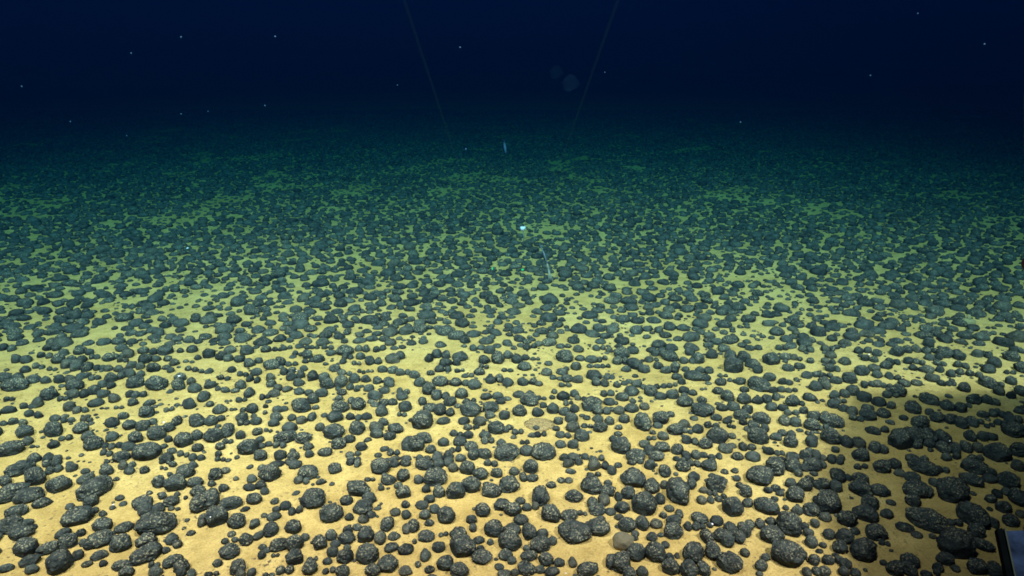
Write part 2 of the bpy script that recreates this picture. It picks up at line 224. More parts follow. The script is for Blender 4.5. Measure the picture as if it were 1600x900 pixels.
def nodule_material():
    m, nt, N, L, P = new_mat('manganese_crust')
    geo = N.new('ShaderNodeNewGeometry')
    pos = geo.outputs['Position']
    rnd = geo.outputs['Random Per Island']
    tone = ramp(N, 0.0, 1.0, (.018, .022, .018, 1), (.058, .056, .037, 1)); e1 = tone.color_ramp.elements.new(.45); e1.color = (.034, .040, .032, 1); e2 = tone.color_ramp.elements.new(.8); e2.color = (.047, .054, .041, 1); L.new(rnd, tone.inputs['Fac'])
    n1 = noise_node(N, L, pos, 55, 5, .65)
    r1 = ramp(N, .32, .70, (.38, .39, .40, 1), (1.75, 1.72, 1.62, 1)); L.new(n1.outputs['Fac'], r1.inputs['Fac'])
    c = mixc(N, L, 1.0, tone.outputs['Color'], r1.outputs['Color'], 'MULTIPLY')
    # sediment caught in the pores of the crust: pale grains, thicker on the upper side
    vor = N.new('ShaderNodeTexVoronoi'); vor.inputs['Scale'].default_value = 330
    L.new(pos, vor.inputs['Vector'])
    g = noise_node(N, L, pos, 380, 3, .6)
    r2 = ramp(N, .52, .64); L.new(g.outputs['Fac'], r2.inputs['Fac'])
    d = noise_node(N, L, pos, 42, 3, .6)
    r3 = ramp(N, .36, .60); L.new(d.outputs['Fac'], r3.inputs['Fac'])
    sep = N.new('ShaderNodeSeparateXYZ'); L.new(geo.outputs['Normal'], sep.inputs[0])
    r4 = ramp(N, -.1, .75); L.new(sep.outputs['Z'], r4.inputs['Fac'])
    a = N.new('ShaderNodeMath'); a.operation = 'MULTIPLY'; L.new(r2.outputs['Color'], a.inputs[0]); L.new(r3.outputs['Color'], a.inputs[1])
    b = N.new('ShaderNodeMath'); b.operation = 'MULTIPLY'; L.new(a.outputs[0], b.inputs[0]); L.new(r4.outputs['Color'], b.inputs[1])
    k = N.new('ShaderNodeMath'); k.operation = 'MULTIPLY'; L.new(b.outputs[0], k.inputs[0]); 
    f1 = N.new('ShaderNodeMath'); f1.operation = 'MULTIPLY'; L.new(rnd, f1.inputs[0]); f1.inputs[1].default_value = 13.7
    f2 = N.new('ShaderNodeMath'); f2.operation = 'FRACT'; L.new(f1.outputs[0], f2.inputs[0])
    r8 = ramp(N, 0, 1, (.12, .12, .12, 1), (1, 1, 1, 1)); L.new(f2.outputs[0], r8.inputs['Fac'])
    L.new(r8.outputs['Color'], k.inputs[1])
    # a thin dusting lies on the tops
    du = noise_node(N, L, pos, 95, 4, .65)
    r6 = ramp(N, .42, .68); L.new(du.outputs['Fac'], r6.inputs['Fac'])
    r7 = ramp(N, .25, 1.0, (0, 0, 0, 1), (.42, .42, .42, 1)); L.new(sep.outputs['Z'], r7.inputs['Fac'])
    e = N.new('ShaderNodeMath'); e.operation = 'MULTIPLY'; L.new(r6.outputs['Color'], e.inputs[0]); L.new(r7.outputs['Color'], e.inputs[1])
    c = mixc(N, L, e.outputs[0], c, (.15, .14, .095))
    c = mixc(N, L, k.outputs[0], c, (.38, .32, .16))
    L.new(c, P.inputs['Base Color'])
    P.inputs['Roughness'].default_value = 0.85
    P.inputs['Specular IOR Level'].default_value = 0.12
    b1 = N.new('ShaderNodeBump'); b1.inputs['Strength'].default_value = 1.0; b1.inputs['Distance'].default_value = 0.006
    L.new(n1.outputs['Fac'], b1.inputs['Height'])
    b2 = N.new('ShaderNodeBump'); b2.inputs['Strength'].default_value = 0.7; b2.inputs['Distance'].default_value = 0.0016
    L.new(vor.outputs['Distance'], b2.inputs['Height']); L.new(b1.outputs['Normal'], b2.inputs['Normal'])
    L.new(b2.outputs['Normal'], P.inputs['Normal'])
    return m

def plain_material(name, colour, rough=.8, spec=.2, scale=120, vary=.35, bump=.3):
    m, nt, N, L, P = new_mat(name)
    pos = N.new('ShaderNodeNewGeometry').outputs['Position']
    n = noise_node(N, L, pos, scale, 4, .6)
    lo = tuple(v * (1 - vary) for v in colour); hi = tuple(min(1, v * (1 + vary)) for v in colour)
    r = ramp(N, .3, .7, (*lo, 1), (*hi, 1)); L.new(n.outputs['Fac'], r.inputs['Fac'])
    L.new(r.outputs['Color'], P.inputs['Base Color'])
    P.inputs['Roughness'].default_value = rough
    P.inputs['Specular IOR Level'].default_value = spec
    b = N.new('ShaderNodeBump'); b.inputs['Strength'].default_value = bump; b.inputs['Distance'].default_value = .002
    L.new(n.outputs['Fac'], b.inputs['Height']); L.new(b.outputs['Normal'], P.inputs['Normal'])
    return m

def glow_material(name, colour, strength, see_through=False):
    m = bpy.data.materials.new(name); m.use_nodes = True
    N, L = m.node_tree.nodes, m.node_tree.links
    N.clear()
    out = N.new('ShaderNodeOutputMaterial')
    e = N.new('ShaderNodeEmission'); e.inputs['Color'].default_value = (*colour, 1); e.inputs['Strength'].default_value = strength
    if see_through:
        t = N.new('ShaderNodeBsdfTransparent'); a = N.new('ShaderNodeAddShader')
        L.new(e.outputs[0], a.inputs[0]); L.new(t.outputs[0], a.inputs[1]); L.new(a.outputs[0], out.inputs['Surface'])
    else:
        L.new(e.outputs[0], out.inputs['Surface'])
    return m

def veil_material(name, colour, alpha):
    m, nt, N, L, P = new_mat(name)
    P.inputs['Base Color'].default_value = (*colour, 1)
    P.inputs['Roughness'].default_value = 1.0
    P.inputs['Specular IOR Level'].default_value = 0.0
    P.inputs['Alpha'].default_value = alpha
    return m

M_SAND = sediment_material()
M_NOD = nodule_material()

# ------------------------------------------------------------------ the sea floor: one sheet, fine where it is near
def axis(lo, hi, step, far):
    a = np.arange(lo, hi + 1e-6, step)
    out = [hi + 0.3 * 1.5 ** k for k in range(1, 15)]
    return np.concatenate([[-far], np.array([lo - (v - hi) for v in out if v - hi < far - abs(lo)])[::-1], a, np.array([v for v in out if v < far]), [far]])
xs = axis(-3.2, 3.2, 0.04, 110.0)
ys = axis(-0.6, 6.6, 0.04, 110.0)
gx, gy = np.meshgrid(xs, ys)
gz = ground_z_np(gx, gy)
nx, ny = len(xs), len(ys)
verts = np.stack([gx, gy, gz], -1).reshape(-1, 3)
i = np.arange(nx * ny).reshape(ny, nx)
quads = np.stack([i[:-1, :-1], i[:-1, 1:], i[1:, 1:], i[1:, :-1]], -1).reshape(-1, 4)
me = bpy.data.meshes.new('ground')
me.from_pydata(verts.tolist(), [], quads.tolist())
for p in me.polygons: p.use_smooth = True
ground = link('ground', me, mat=M_SAND)
tag(ground, 'pale yellow sediment of the deep sea floor', kind='structure')

# ------------------------------------------------------------------ lump shapes for the nodules
def lump(seed, sub, detail=True, cut=None):
    """A knobbly, slightly flattened ball of unit radius; shared by many nodules."""
    r = random.Random(seed)
    bm = bmesh.new()
    bmesh.ops.create_icosphere(bm, subdivisions=sub, radius=1.0)
    off = Vector((r.uniform(-50, 50), r.uniform(-50, 50), r.uniform(-50, 50)))
    planes = []
    for _ in range(r.choice((1, 2, 2, 3))):
        v = Vector((r.gauss(0, 1), r.gauss(0, 1), r.gauss(0, .6))).normalized()
        planes.append((v, r.uniform(.72, .9)))
    knobs = [(Vector((r.gauss(0, 1), r.gauss(0, 1), abs(r.gauss(0, .8)))).normalized(), r.uniform(.06, .2), r.uniform(.35, .7)) for _ in range(r.choice((0, 1, 2, 3)))]
    sq = r.uniform(0, 1)
    for v in bm.verts:
        n = v.co.normalized()
        rad = 1.0 + 0.17 * noise.noise(n * 1.3 + off) + 0.09 * noise.noise(n * 2.7 + off * 1.7)
        for kd, ka, kw in knobs:
            dd = (n - kd).length
            rad += ka * math.exp(-(dd / kw) ** 2)
        if detail:
            dist, _ = noise.voronoi(n * 4.6 + off)
            rad += 0.05 * noise.noise(n * 6.0 + off) + 0.075 * (0.45 - dist[0])
            if sub > 3:
                dist, _ = noise.voronoi(n * 10.5 + off)
                rad += 0.032 * (0.45 - dist[0])
        p = n * rad
        for pn, pd in planes:
            h = p.dot(pn)
            if h > pd: p -= pn * (h - pd) * 0.75
        if p.z < -0.6: p.z = -0.6 + (p.z + 0.6) * 0.25
        v.co = p
    # normalise the extent so that the given semi-axes hold
    for ax in range(3):
        lo = min(v.co[ax] for v in bm.verts); hi = max(v.co[ax] for v in bm.verts)
        if ax < 2:
            s = 2.0 / (hi - lo); c = (hi + lo) / 2
            for v in bm.verts: v.co[ax] = (v.co[ax] - c) * s
        else:
            for v in bm.verts: v.co.z = v.co.z / hi
    if cut is not None:
        dead = [v for v in bm.verts if v.co.z < cut]
        bmesh.ops.delete(bm, geom=dead, context='VERTS')
    return bm

HI = [bm_mesh(lump(100 + k, 5), 'nodule') for k in range(20)]
for me in HI: me.materials.append(M_NOD)

def arrays(bm):
    bm.verts.ensure_lookup_table(); bm.verts.index_update()
    v = np.array([q.co[:] for q in bm.verts], dtype=np.float32)
    bmesh.ops.triangulate(bm, faces=bm.faces[:])
    f = np.array([[q.index for q in t.verts] for t in bm.faces], dtype=np.int32)
    bm.free()
    return v, f
MID = [arrays(lump(300 + k, 4, True, -0.62)) for k in range(16)]
MIDL = [arrays(lump(400 + k, 3, True, -0.62)) for k in range(16)]
LOW = [arrays(lump(500 + k, 2, False, -0.62)) for k in range(14)]
FAR = [arrays(lump(700 + k, 1, False, None)) for k in range(20)]

# ------------------------------------------------------------------ where each nodule lies
class Nod:
    __slots__ = ('x', 'y', 'z', 'a', 'b', 'c', 'yaw', 'px', 'py', 'w', 'h', 'read')

def from_picture(px, py, w, h, ang):
    """Size and place on the sea floor of a nodule seen at px, py."""
    n = Nod()
    n.px, n.py, n.w, n.h, n.read = px, py, w, h, True
    zc = 0.0
    for _ in range(4):
        p = on_plane(px, py, zc)
        d = p - CAM
        depth = d.dot(FWD)
        elev = math.asin(-d.z / d.length)
        s = depth / FPX
        cosv = depth / d.length
        stretch = 1.0 / cosv if abs(px - CX) > 200 else 1.0
        W, H = w * s / 2, h * s / 2
        if ang is None and w > 1.0 * h:
            W /= 1 + (stretch - 1) * 0.7
        se, ce = math.sin(elev), math.cos(elev)
        if ang is None:
            a = W; b = W * 0.92; yaw = 0.0
            c2 = (H * H - (b * se) ** 2) / ce ** 2
            c = math.sqrt(c2) if c2 > 0 else 0
            if c < 0.62 * min(a, H * 1.25):
                c = 0.62 * min(a, H * 1.25)
                b = math.sqrt(max(H * H - (c * ce) ** 2, (0.35 * H) ** 2)) / se
            if c > 1.05 * a:
                c = 1.05 * a
                b = min(math.sqrt(max(H * H - (c * ce) ** 2, 0)) / se, 1.4 * a)
        else:
            t = math.radians(ang)
            g = Vector((math.cos(t), math.sin(t) / max(se, .3)))
            a = W * g.length * 0.92
            yaw = math.atan2(g.y, g.x)
            c = min(H * 0.95, 0.8 * a); b = H * 1.0; a = min(a, 1.55 * b)
        zc = ground_z(p.x, p.y) + 0.42 * c
    n.x, n.y, n.z = p.x, p.y, p.z
    n.a, n.b, n.c, n.yaw = a, b, c, yaw
    return n

RS = random.Random(5)
nods = []
for (ox, oy), text in TILES.items():
    for e in text.split(';'):
        t = [float(q) for q in e.split(',')]
        w, h, tilt = t[2] / 5 * 1.13, t[3] / 5 * 1.19, (t[4] if len(t) > 4 else None)
        x, y = ox + t[0] / 5, oy + t[1] / 5
        if tilt is None and w / h > 1.5:          # two nodules lying side by side
            f = RS.uniform(.48, .62); up = RS.uniform(-.1, .1) * h
            nods.append(from_picture(x - w * (1 - f) / 2, y + up, w * f * 1.04, h * RS.uniform(.92, 1.08), None))
            nods.append(from_picture(x + w * f / 2, y - up, w * (1 - f) * 1.06, h * RS.uniform(.85, 1.0), None))
        else:
            h = max(h, w / 1.4 if tilt is None else w / 1.6)
            nods.append(from_picture(x, y, w, h, tilt))
read_count = len(nods)
nods.sort(key=lambda q: -q.w * q.h)
things, rest = nods[:300], nods[300:]

bare = np.array([[float(q) for q in e.split(',')] for e in BARE.split(';')])
bare_xy = []
for bx, by, bw, bh in bare:
    p = on_plane(bx, by); l = on_plane(bx - bw / 2, by); u = on_plane(bx, by - bh / 2 - 1); d = on_plane(bx, by + bh / 2)
    bare_xy.append((p.x, (u.y + d.y) / 2, (p - l).length, max((u.y - d.y) / 2, .02)))
bare_xy = np.array(bare_xy)

# the rest of the field: big ones first, then smaller ones into the gaps
cell = 0.08
grid = {}
def put(n):
    grid.setdefault((int(math.floor(n[0] / cell)), int(math.floor(n[1] / cell))), []).append(n)
def free(x, y, r, slack):
    i, j = int(math.floor(x / cell)), int(math.floor(y / cell))
    for u in (i - 1, i, i + 1):
        for v in (j - 1, j, j + 1):
            for (qx, qy, qr) in grid.get((u, v), ()):
                dd = (qr + r) * slack
                if (qx - x) ** 2 + (qy - y) ** 2 < dd * dd: return False
    return True
for n in nods: put((n.x, n.y, (n.a + n.b) / 2))

def is_bare(x, y):
    q = ((bare_xy[:, 0] - x) / bare_xy[:, 2]) ** 2 + ((bare_xy[:, 1] - y) / bare_xy[:, 3]) ** 2
    return q.min() < 0.85

HALF = 0.76
def seen_zone(px, py):            # the strip whose nodules were read one by one
    return -10 < px < 1610 and py > 542

far_y = 9.5
bands = []
y = 0.25
while y < far_y:
    step = 0.25 if y < 4 else 0.5
    bands.append((y, min(y + step, far_y))); y += step
scatter = []
R = random.Random(11)
for (y0, y1) in bands:
    half = HALF * (y1 * 0.95 + 0.21) + (0.8 if y1 < 5 else 0.4)
    area = (y1 - y0) * 2 * half
    levels = [(0.0235, 30), (0.0205, 130), (0.0176, 310), (0.0150, 460), (0.0126, 540), (0.0102, 480), (0.0078, 380)]
    if y1 < 3.2: levels += [(0.0055, 500), (0.0032, 900)]
    for r0, per in levels:
        for _ in range(int(per * area * 1.15)):
            x = R.uniform(-half, half); yy = R.uniform(y0, y1)
            px, py, dz = project((x, yy, 0)) if yy > 0.3 else (0, 2000, 0)
            if seen_zone(px, py) and (r0 > 0.0079 or (r0 > 0.0062 and R.random() > .35)): continue
            r = r0 * R.uniform(.82, 1.18)
            if r0 > 0.012:
                gap = noise.noise(Vector((x * 2.6, yy * 2.6, 7.7))) + 0.6 * noise.noise(Vector((x * 6.5, yy * 6.5, 9.4)))
                if gap < (-0.6 if yy < 3 else -0.42): continue
                if py < 545 and is_bare(x, yy): continue
            elif r0 < 0.0062:
                if noise.noise(Vector((x * 11, yy * 11, 5.0))) < 0.08: continue
            if not free(x, yy, r, 0.93 if r0 > .012 else 0.85): continue
            put((x, yy, r))
            scatter.append((x, yy, r, R.uniform(.88, 1.18), R.uniform(.84, 1.05), R.uniform(.5, .74), R.uniform(0, 6.283)))
print('nodules read', read_count, 'scattered', len(scatter))

# joined mass of all nodules beyond the 300 that show largest
items = []      # x, y, zc, a, b, c, yaw, depth
for n in rest: items.append((n.x, n.y, n.z, n.a, n.b, n.c, n.yaw, n.y, 0))
for (x, y, r, fa, fb, fc, yaw) in scatter:
    c = r * fc * (1.0 if y < 3 else 0.86)
    items.append((x, y, ground_z(x, y) + c * R.uniform(.12, .38), r * fa, r * fb, c, yaw, y, 1))
V, F, base = [], [], 0
for k, (x, y, z, a, b, c, yaw, d, kind) in enumerate(items):
    big = max(a, b)
    if kind == 0: src = MID if big > .017 else MIDL if big > .009 else LOW
    elif big < .0042 or (big < .0075 and y > 1.6): src = FAR
    elif y < 2.0: src = MIDL if big > .012 else LOW
    elif y < 4.6: src = LOW
    else: src = FAR
    v, f = src[R.randrange(len(src))]
    if kind == 0: spin = R.choice((0, math.pi)); 
    else: spin = 0
    w = v * np.array((a, b, c), dtype=np.float32)
    if spin: w = w * np.array((-1, -1, 1), dtype=np.float32)
    ca, sa = math.cos(yaw), math.sin(yaw)
    o = np.empty_like(w)
    o[:, 0] = w[:, 0] * ca - w[:, 1] * sa + x
    o[:, 1] = w[:, 0] * sa + w[:, 1] * ca + y
    o[:, 2] = w[:, 2] + z
    V.append(o); F.append(f + base); base += len(v)
V = np.concatenate(V); F = np.concatenate(F)
me = bpy.data.meshes.new('nodules')
me.vertices.add(len(V)); me.vertices.foreach_set('co', V.ravel())
me.loops.add(F.size); me.loops.foreach_set('vertex_index', F.ravel())
me.polygons.add(len(F))
me.polygons.foreach_set('loop_start', np.arange(0, F.size, 3, dtype=np.int32))
me.polygons.foreach_set('loop_total', np.full(len(F), 3, dtype=np.int32))
me.polygons.foreach_set('use_smooth', np.ones(len(F), dtype=bool))
me.update(); me.validate()
print('triangles in the nodule mass', len(F))
mass = link('nodule_field', me, mat=M_NOD)
tag(mass, 'countless small charcoal nodules crowding the sea floor into the dark', 'nodules', kind='stuff')

# the 300 largest, each a thing of its own
RT = random.Random(23)
ORD = 'leftmost second third fourth fifth sixth seventh eighth ninth tenth eleventh twelfth thirteenth fourteenth fifteenth sixteenth'.split()
kinds = {}
for n in things:
    asp = n.w / n.h
    q = things.index(n) / 300
    size = 'huge' if q < .15 else 'large' if q < .4 else 'middling' if q < .7 else 'smallish'
    shape = 'elongated' if asp > 1.6 else 'oval' if asp > 1.25 else 'rounded' if asp > 1.0 else 'upright'
    band = 'lowest' if n.py > 810 else 'second lowest' if n.py > 720 else 'third lowest' if n.py > 630 else 'fourth lowest'
    third = 'left' if n.px < 533 else 'middle' if n.px < 1067 else 'right'
    kinds.setdefault((size, shape, third, band), []).append(n)
labels = {}
for (size, shape, third, band), ns in kinds.items():
    ns.sort(key=lambda q: q.px)
    where = f"in the {third} third of the picture's {band} tenth"
    for k, n in enumerate(ns):
        if len(ns) == 1: t = f'only {size} {shape} charcoal nodule {where}'
        elif k == 0: t = f'leftmost {size} {shape} charcoal nodule {where}'
        elif k == len(ns) - 1: t = f'rightmost {size} {shape} charcoal nodule {where}'
        else: t = f'{ORD[k]} {size} {shape} nodule from left {where}'
        labels[id(n)] = t
print('largest label class', max(len(v) for v in kinds.values()))
for idx, n in enumerate(things):
    o = bpy.data.objects.new('nodule', HI[RT.randrange(len(HI))])
    col.objects.link(o)
    o.location = (n.x, n.y, n.z)
    o.rotation_euler = (RT.uniform(-.08, .08), RT.uniform(-.08, .08), n.yaw + RT.choice((0, math.pi)))
    o.scale = (n.a, n.b, n.c)
    tag(o, labels[id(n)], 'nodule', 'dark nodules strewn over the sediment')

# ------------------------------------------------------------------ the survey vehicle's gear that reaches into the view
M_BLUE = plain_material('worn_blue_plastic', (.030, .062, .105), .9, .04, 60, .65, .1)
M_BLACK = plain_material('black_rubber', (.004, .007, .006), 1.0, .02, 60, .3, .2)
M_EDGE = plain_material('green_edge_strip', (.03, .07, .025), .6, .3, 60, .3, .1)
M_STEEL = plain_material('dark_metal', (.03, .035, .033), .9, .1, 30, .3, .1)
M_RED = plain_material('red_paint', (.07, .012, .01), .6, .3, 50, .3, .1)
M_HOSE = plain_material('olive_hose', (.02, .028, .02), .7, .3, 60, .3, .1)

def slab(corner, ex, ey, ez, bevel=0.002):
    """Box from a corner and three edge vectors."""
    bm = bmesh.new()
    v = [bm.verts.new(corner + ex * i + ey * j + ez * k) for k in (0, 1) for j in (0, 1) for i in (0, 1)]
    for f in ((0, 1, 3, 2), (4, 6, 7, 5), (0, 4, 5, 1), (2, 3, 7, 6), (0, 2, 6, 4), (1, 5, 7, 3)):
        bm.faces.new([v[q] for q in f])
    bmesh.ops.recalc_face_normals(bm, faces=bm.faces[:])
    if bevel: bmesh.ops.bevel(bm, geom=bm.edges[:], offset=bevel, segments=2, affect='EDGES', profile=.5)
    return bm

A = at_depth(1569, 828, .56); B = at_depth(1590, 925, .52)
ey = (B - A) * 1.9
ex = Vector((0.30, 0.015, 0.0))
nrm = ex.cross(ey).normalized()
if nrm.dot(CAM - A) < 0: nrm = -nrm
box = empty('sample_box', A + ex * .5 + ey * .5 - nrm * .06)
inv = Matrix.Translation(-box.location)
def part(name, bm, mat, parent, smooth=False):
    bm.transform(inv)
    return link(name, bm_mesh(bm, name, smooth), parent, mat)
ux, uy = ex.normalized(), ey.normalized()
part('body', slab(A + ux * .03 + uy * .02 - nrm * .0045, ex, ey, -nrm * .03), M_STEEL, box)
part('lid', slab(A - nrm * .004, ex, ey, nrm * .004), M_BLUE, box)
rim = part('rim', slab(A - ux * .0062 - uy * .002 - nrm * .0045, ux * .0055, ey + uy * .003, nrm * .0050, .001), M_BLACK, box)
part('edge_strip', slab(A - ux * .0006 - uy * .001 - nrm * .003, ux * .0016, ey, nrm * .0045, .0003), M_EDGE, box)
tag(box, 'worn blue box lid with black rim in the bottom right corner', 'box')

# folded arm just outside the view on the right: only its red end cap shows, its unseen beam blocks lamplight
P0 = at_depth(1601, 412, .86)
arm = empty('manipulator_arm', P0)
inv = Matrix.Translation(-P0)
blocker_outline = [(.615, .56), (.645, .80), (.81, 1.05), (1.25, 1.05), (1.25, .56)]  # outline shaped so the unseen beam casts the lower right shadow
bm = bmesh.new()
lo = [bm.verts.new((x, y, .39)) for x, y in blocker_outline]; hi = [bm.verts.new((x, y, .50)) for x, y in blocker_outline]
bm.faces.new(lo[::-1]); bm.faces.new(hi)
for k in range(5): bm.faces.new((lo[k], lo[(k + 1) % 5], hi[(k + 1) % 5], hi[k]))
bmesh.ops.bevel(bm, geom=bm.edges[:], offset=.012, segments=2, affect='EDGES', profile=.5)
part('beam', bm, M_STEEL, arm)
bm = bmesh.new(); tube(bm, [P0 + Vector((.0, 0, 0)), P0 + Vector((.004, 0, 0)), P0 + Vector((.085, 0, 0))], [.006, .010, .011], 20)
part('end_cap', bm, M_RED, arm, True)
bm = bmesh.new()
h = [at_depth(1640, 400, .87), at_depth(1618, 330, .87), at_depth(1609, 240, .86), at_depth(1609, 150, .86), at_depth(1616, 60, .86), at_depth(1630, -60, .86)]
tube(bm, h, .006, 12)
part('hose', bm, M_HOSE, arm, True)
tag(arm, 'dark vehicle arm with small red end cap at the right edge', 'arm')

# ------------------------------------------------------------------ two parallel measuring lasers
M_BEAM = glow_material('laser_light', (.35, .75, .20), 0.0026, True)
M_SPOT = glow_material('laser_spot', (.12, 1.0, .30), 0.9)
toward = ray(792.3, 489.7).normalized()
for side, (px, py), word in ((0, (769.5, 420.0), 'left'), (1, (816.5, 421.5), 'right')):
    dg = bpy.context.evaluated_depsgraph_get(); dg.update()
    ok, hit, nn, *_ = scene.ray_cast(dg, CAM, ray(px, py).normalized())
    hit = hit + nn * .001
    start = hit - toward * 2.25
    bm = bmesh.new(); tube(bm, [start, start.lerp(hit, .5), hit], .0008, 6)
    bm.transform(Matrix.Translation(-start))
    o = link('laser_beam', bm_mesh(bm, 'laser_beam'), None, M_BEAM); o.location = start
    tag(o, f'faint green laser beam slanting down, the {word} of the pair', 'laser beam', 'pair of measuring lasers')
    bm = bmesh.new(); bmesh.ops.create_icosphere(bm, subdivisions=2, radius=.0042 if side else .0036)
    for v in bm.verts: v.co = Vector((v.co.x * (1.0 if side else .7), v.co.y * .8, v.co.z * (.8 if side else 1.3))) * (1 + .25 * noise.noise(v.co * 500))
    o = link('laser_dot', bm_mesh(bm, 'laser_dot'), None, M_SPOT); o.location = hit
    tag(o, f'bright green laser dot on the nodules, the {word} of two', 'laser dot', 'green laser dots')

# ------------------------------------------------------------------ animals and other small things
M_WHITE = plain_material('white_tissue', (.95, .78, .70), .6, .3, 400, .1, .1)
M_GLASS = plain_material('glassy_spicule', (.085, .11, .11), .4, .5, 300, .2, .1)
M_PALE = plain_material('pale_tissue', (.22, .20, .13), .7, .2, 300, .25, .2)
M_FISH = plain_material('silvery_skin', (.07, .07, .11), .5, .5, 120, .2, .1)

# white stalked sponge
base = on_ground(818, 381)
sp = empty('stalked_sponge', base)
inv = Matrix.Translation(-base)
depth = project(base)[2]
s = depth / FPX
top = at_depth(817, 357, depth)
bm = bmesh.new(); tube(bm, [base - Vector((0, 0, .01)), base.lerp(top, .4) + Vector((.001, 0, 0)), top], [.0016, .0012, .0014], 8)
part('stalk', bm, M_GLASS, sp, True)
bm = bmesh.new(); bmesh.ops.create_icosphere(bm, subdivisions=3, radius=1)
for v in bm.verts:
    n = v.co.normalized()
    k = 1 + .22 * noise.noise(n * 2.3 + Vector((4, 1, 7)))
    flare = 1.0 + .35 * n.z
    v.co = Vector((n.x * flare, n.y * flare, n.z * .95 - (.25 if n.z > .8 else 0))) * k * 4.3 * s
bm.transform(Matrix.Translation(top))
part('head', bm, M_WHITE, sp, True)
tag(sp, 'bright white stalked sponge standing alone among the nodules', 'sponge')

# leaning glassy rod with a pale root tuft
foot = on_ground(862, 441)
rod = empty('glass_sponge_stalk', foot)
inv = Matrix.Translation(-foot)
depth = project(foot)[2]; s = depth / FPX
a0 = at_depth(861, 438, depth); a1 = at_depth(857, 420, depth + .01); a2 = at_depth(855, 412, depth + .015); a3 = at_depth(850, 396, depth + .02); a4 = at_depth(843, 381, depth + .03)
bm = bmesh.new(); tube(bm, [a2, a3, a4], [1.5 * s, 1.2 * s, .7 * s], 10)
part('stalk', bm, M_GLASS, rod, True)
bm = bmesh.new(); tube(bm, [a1, a2.lerp(a1, .3), a2 + (a2 - a1) * .05], [1.5 * s, 1.6 * s, 1.3 * s], 10)
part('pale_collar', bm, M_PALE, rod, True)
bm = bmesh.new()
for k in range(5):
    q = Vector(((k - 2) * .0035, (k % 2) * .004, -.004))
    tube(bm, [a1, a1.lerp(a0, .5) + q * .4, a0 + q], [1.0 * s, .8 * s, .5 * s], 6)
part('root_tuft', bm, M_PALE, rod, True)
tag(rod, 'thin glassy rod leaning over the nodules on a pale root tuft', 'sponge stalk')

# small pale fish hanging head down in the dark water
D = 3.6; s = D / FPX
f0 = at_depth(790.5, 240, D); f1 = at_depth(787, 216, D)
ax = (f1 - f0).normalized(); wx = RGT
fish = empty('fish', f0)
inv = Matrix.Translation(-f0)
Lf = (f1 - f0).length
bm = bmesh.new(); tube(bm, [f0 + ax * Lf * t for t in (0, .08, .22, .42, .6, .75)], [.3 * s, 1.1 * s, 2.0 * s, 2.5 * s, 2.2 * s, 1.2 * s], 12)
part('body', bm, M_FISH, fish, True)
for sg in (-1, 1):
    bm = bmesh.new()
    c = f0 + ax * Lf * .70
    q = [c, c + wx * sg * 2.6 * s + ax * Lf * .30, c + wx * sg * 1.2 * s + ax * Lf * .16]
    vs = [bm.verts.new(p + d) for d in (FWD * .0012, -FWD * .0012) for p in q]
    bm.faces.new(vs[:3]); bm.faces.new(vs[3:][::-1])
    for i in range(3): bm.faces.new((vs[i], vs[(i + 1) % 3], vs[3 + (i + 1) % 3], vs[3 + i]))
    part('tail_fin', bm, M_FISH, fish)
tag(fish, 'small pale blue fish hanging upright at the edge of the dark', 'fish')

# tan streaky dome beside the nodules at the bottom
def streaky_dome(px, py, wpx, hpx, name, label, cat, colour, streak):
    c = on_plane(px, py, .012); depth = project(c)[2]; s = depth / FPX
    m, nt, N, L, P = new_mat(name + '_skin')
    tc = N.new('ShaderNodeTexCoord')
    mp = N.new('ShaderNodeMapping'); mp.inputs['Scale'].default_value = (streak, streak, streak * .12)
    L.new(tc.outputs['Object'], mp.inputs['Vector'])
    n = noise_node(N, L, mp.outputs['Vector'], 1.0, 4, .6)
    r = ramp(N, .3, .7, tuple(v * .45 for v in colour) + (1,), tuple(min(1, v * 1.35) for v in colour) + (1,)); L.new(n.outputs['Fac'], r.inputs['Fac'])
    L.new(r.outputs['Color'], P.inputs['Base Color']); P.inputs['Roughness'].default_value = .9
    b = N.new('ShaderNodeBump'); b.inputs['Strength'].default_value = .6; b.inputs['Distance'].default_value = .002
    L.new(n.outputs['Fac'], b.inputs['Height']); L.new(b.outputs['Normal'], P.inputs['Normal'])
    me = HI[3].copy(); me.materials.clear(); me.materials.append(m); me.name = name
    o = bpy.data.objects.new(name, me); col.objects.link(o)
    o.location = (c.x, c.y, ground_z(c.x, c.y) + .008)
    o.scale = (wpx * s / 2, wpx * s / 2 * .9, hpx * s / 2 * .95)
    tag(o, label, cat)
    return o
streaky_dome(974, 846, 34, 28, 'dome_sponge', 'tan streaky dome beside dark nodules near the bottom edge', 'sponge', (.20, .16, .075), 260)
lump_o = streaky_dome(1514, 501, 20, 13, 'tan_sponge', 'tan lump with a short upright stub at the bare sand patch', 'sponge', (.30, .26, .10), 200)
st = on_ground(1513, 498); inv = Matrix.Identity(4)
bm = bmesh.new(); tube(bm, [Vector((0, 0, .4)), Vector((-.1, .05, 1.4)), Vector((-.12, .1, 1.9))], [.42, .3, .2], 10)
stub = link('stub', bm_mesh(bm, 'stub'), lump_o, lump_o.data.materials[0])

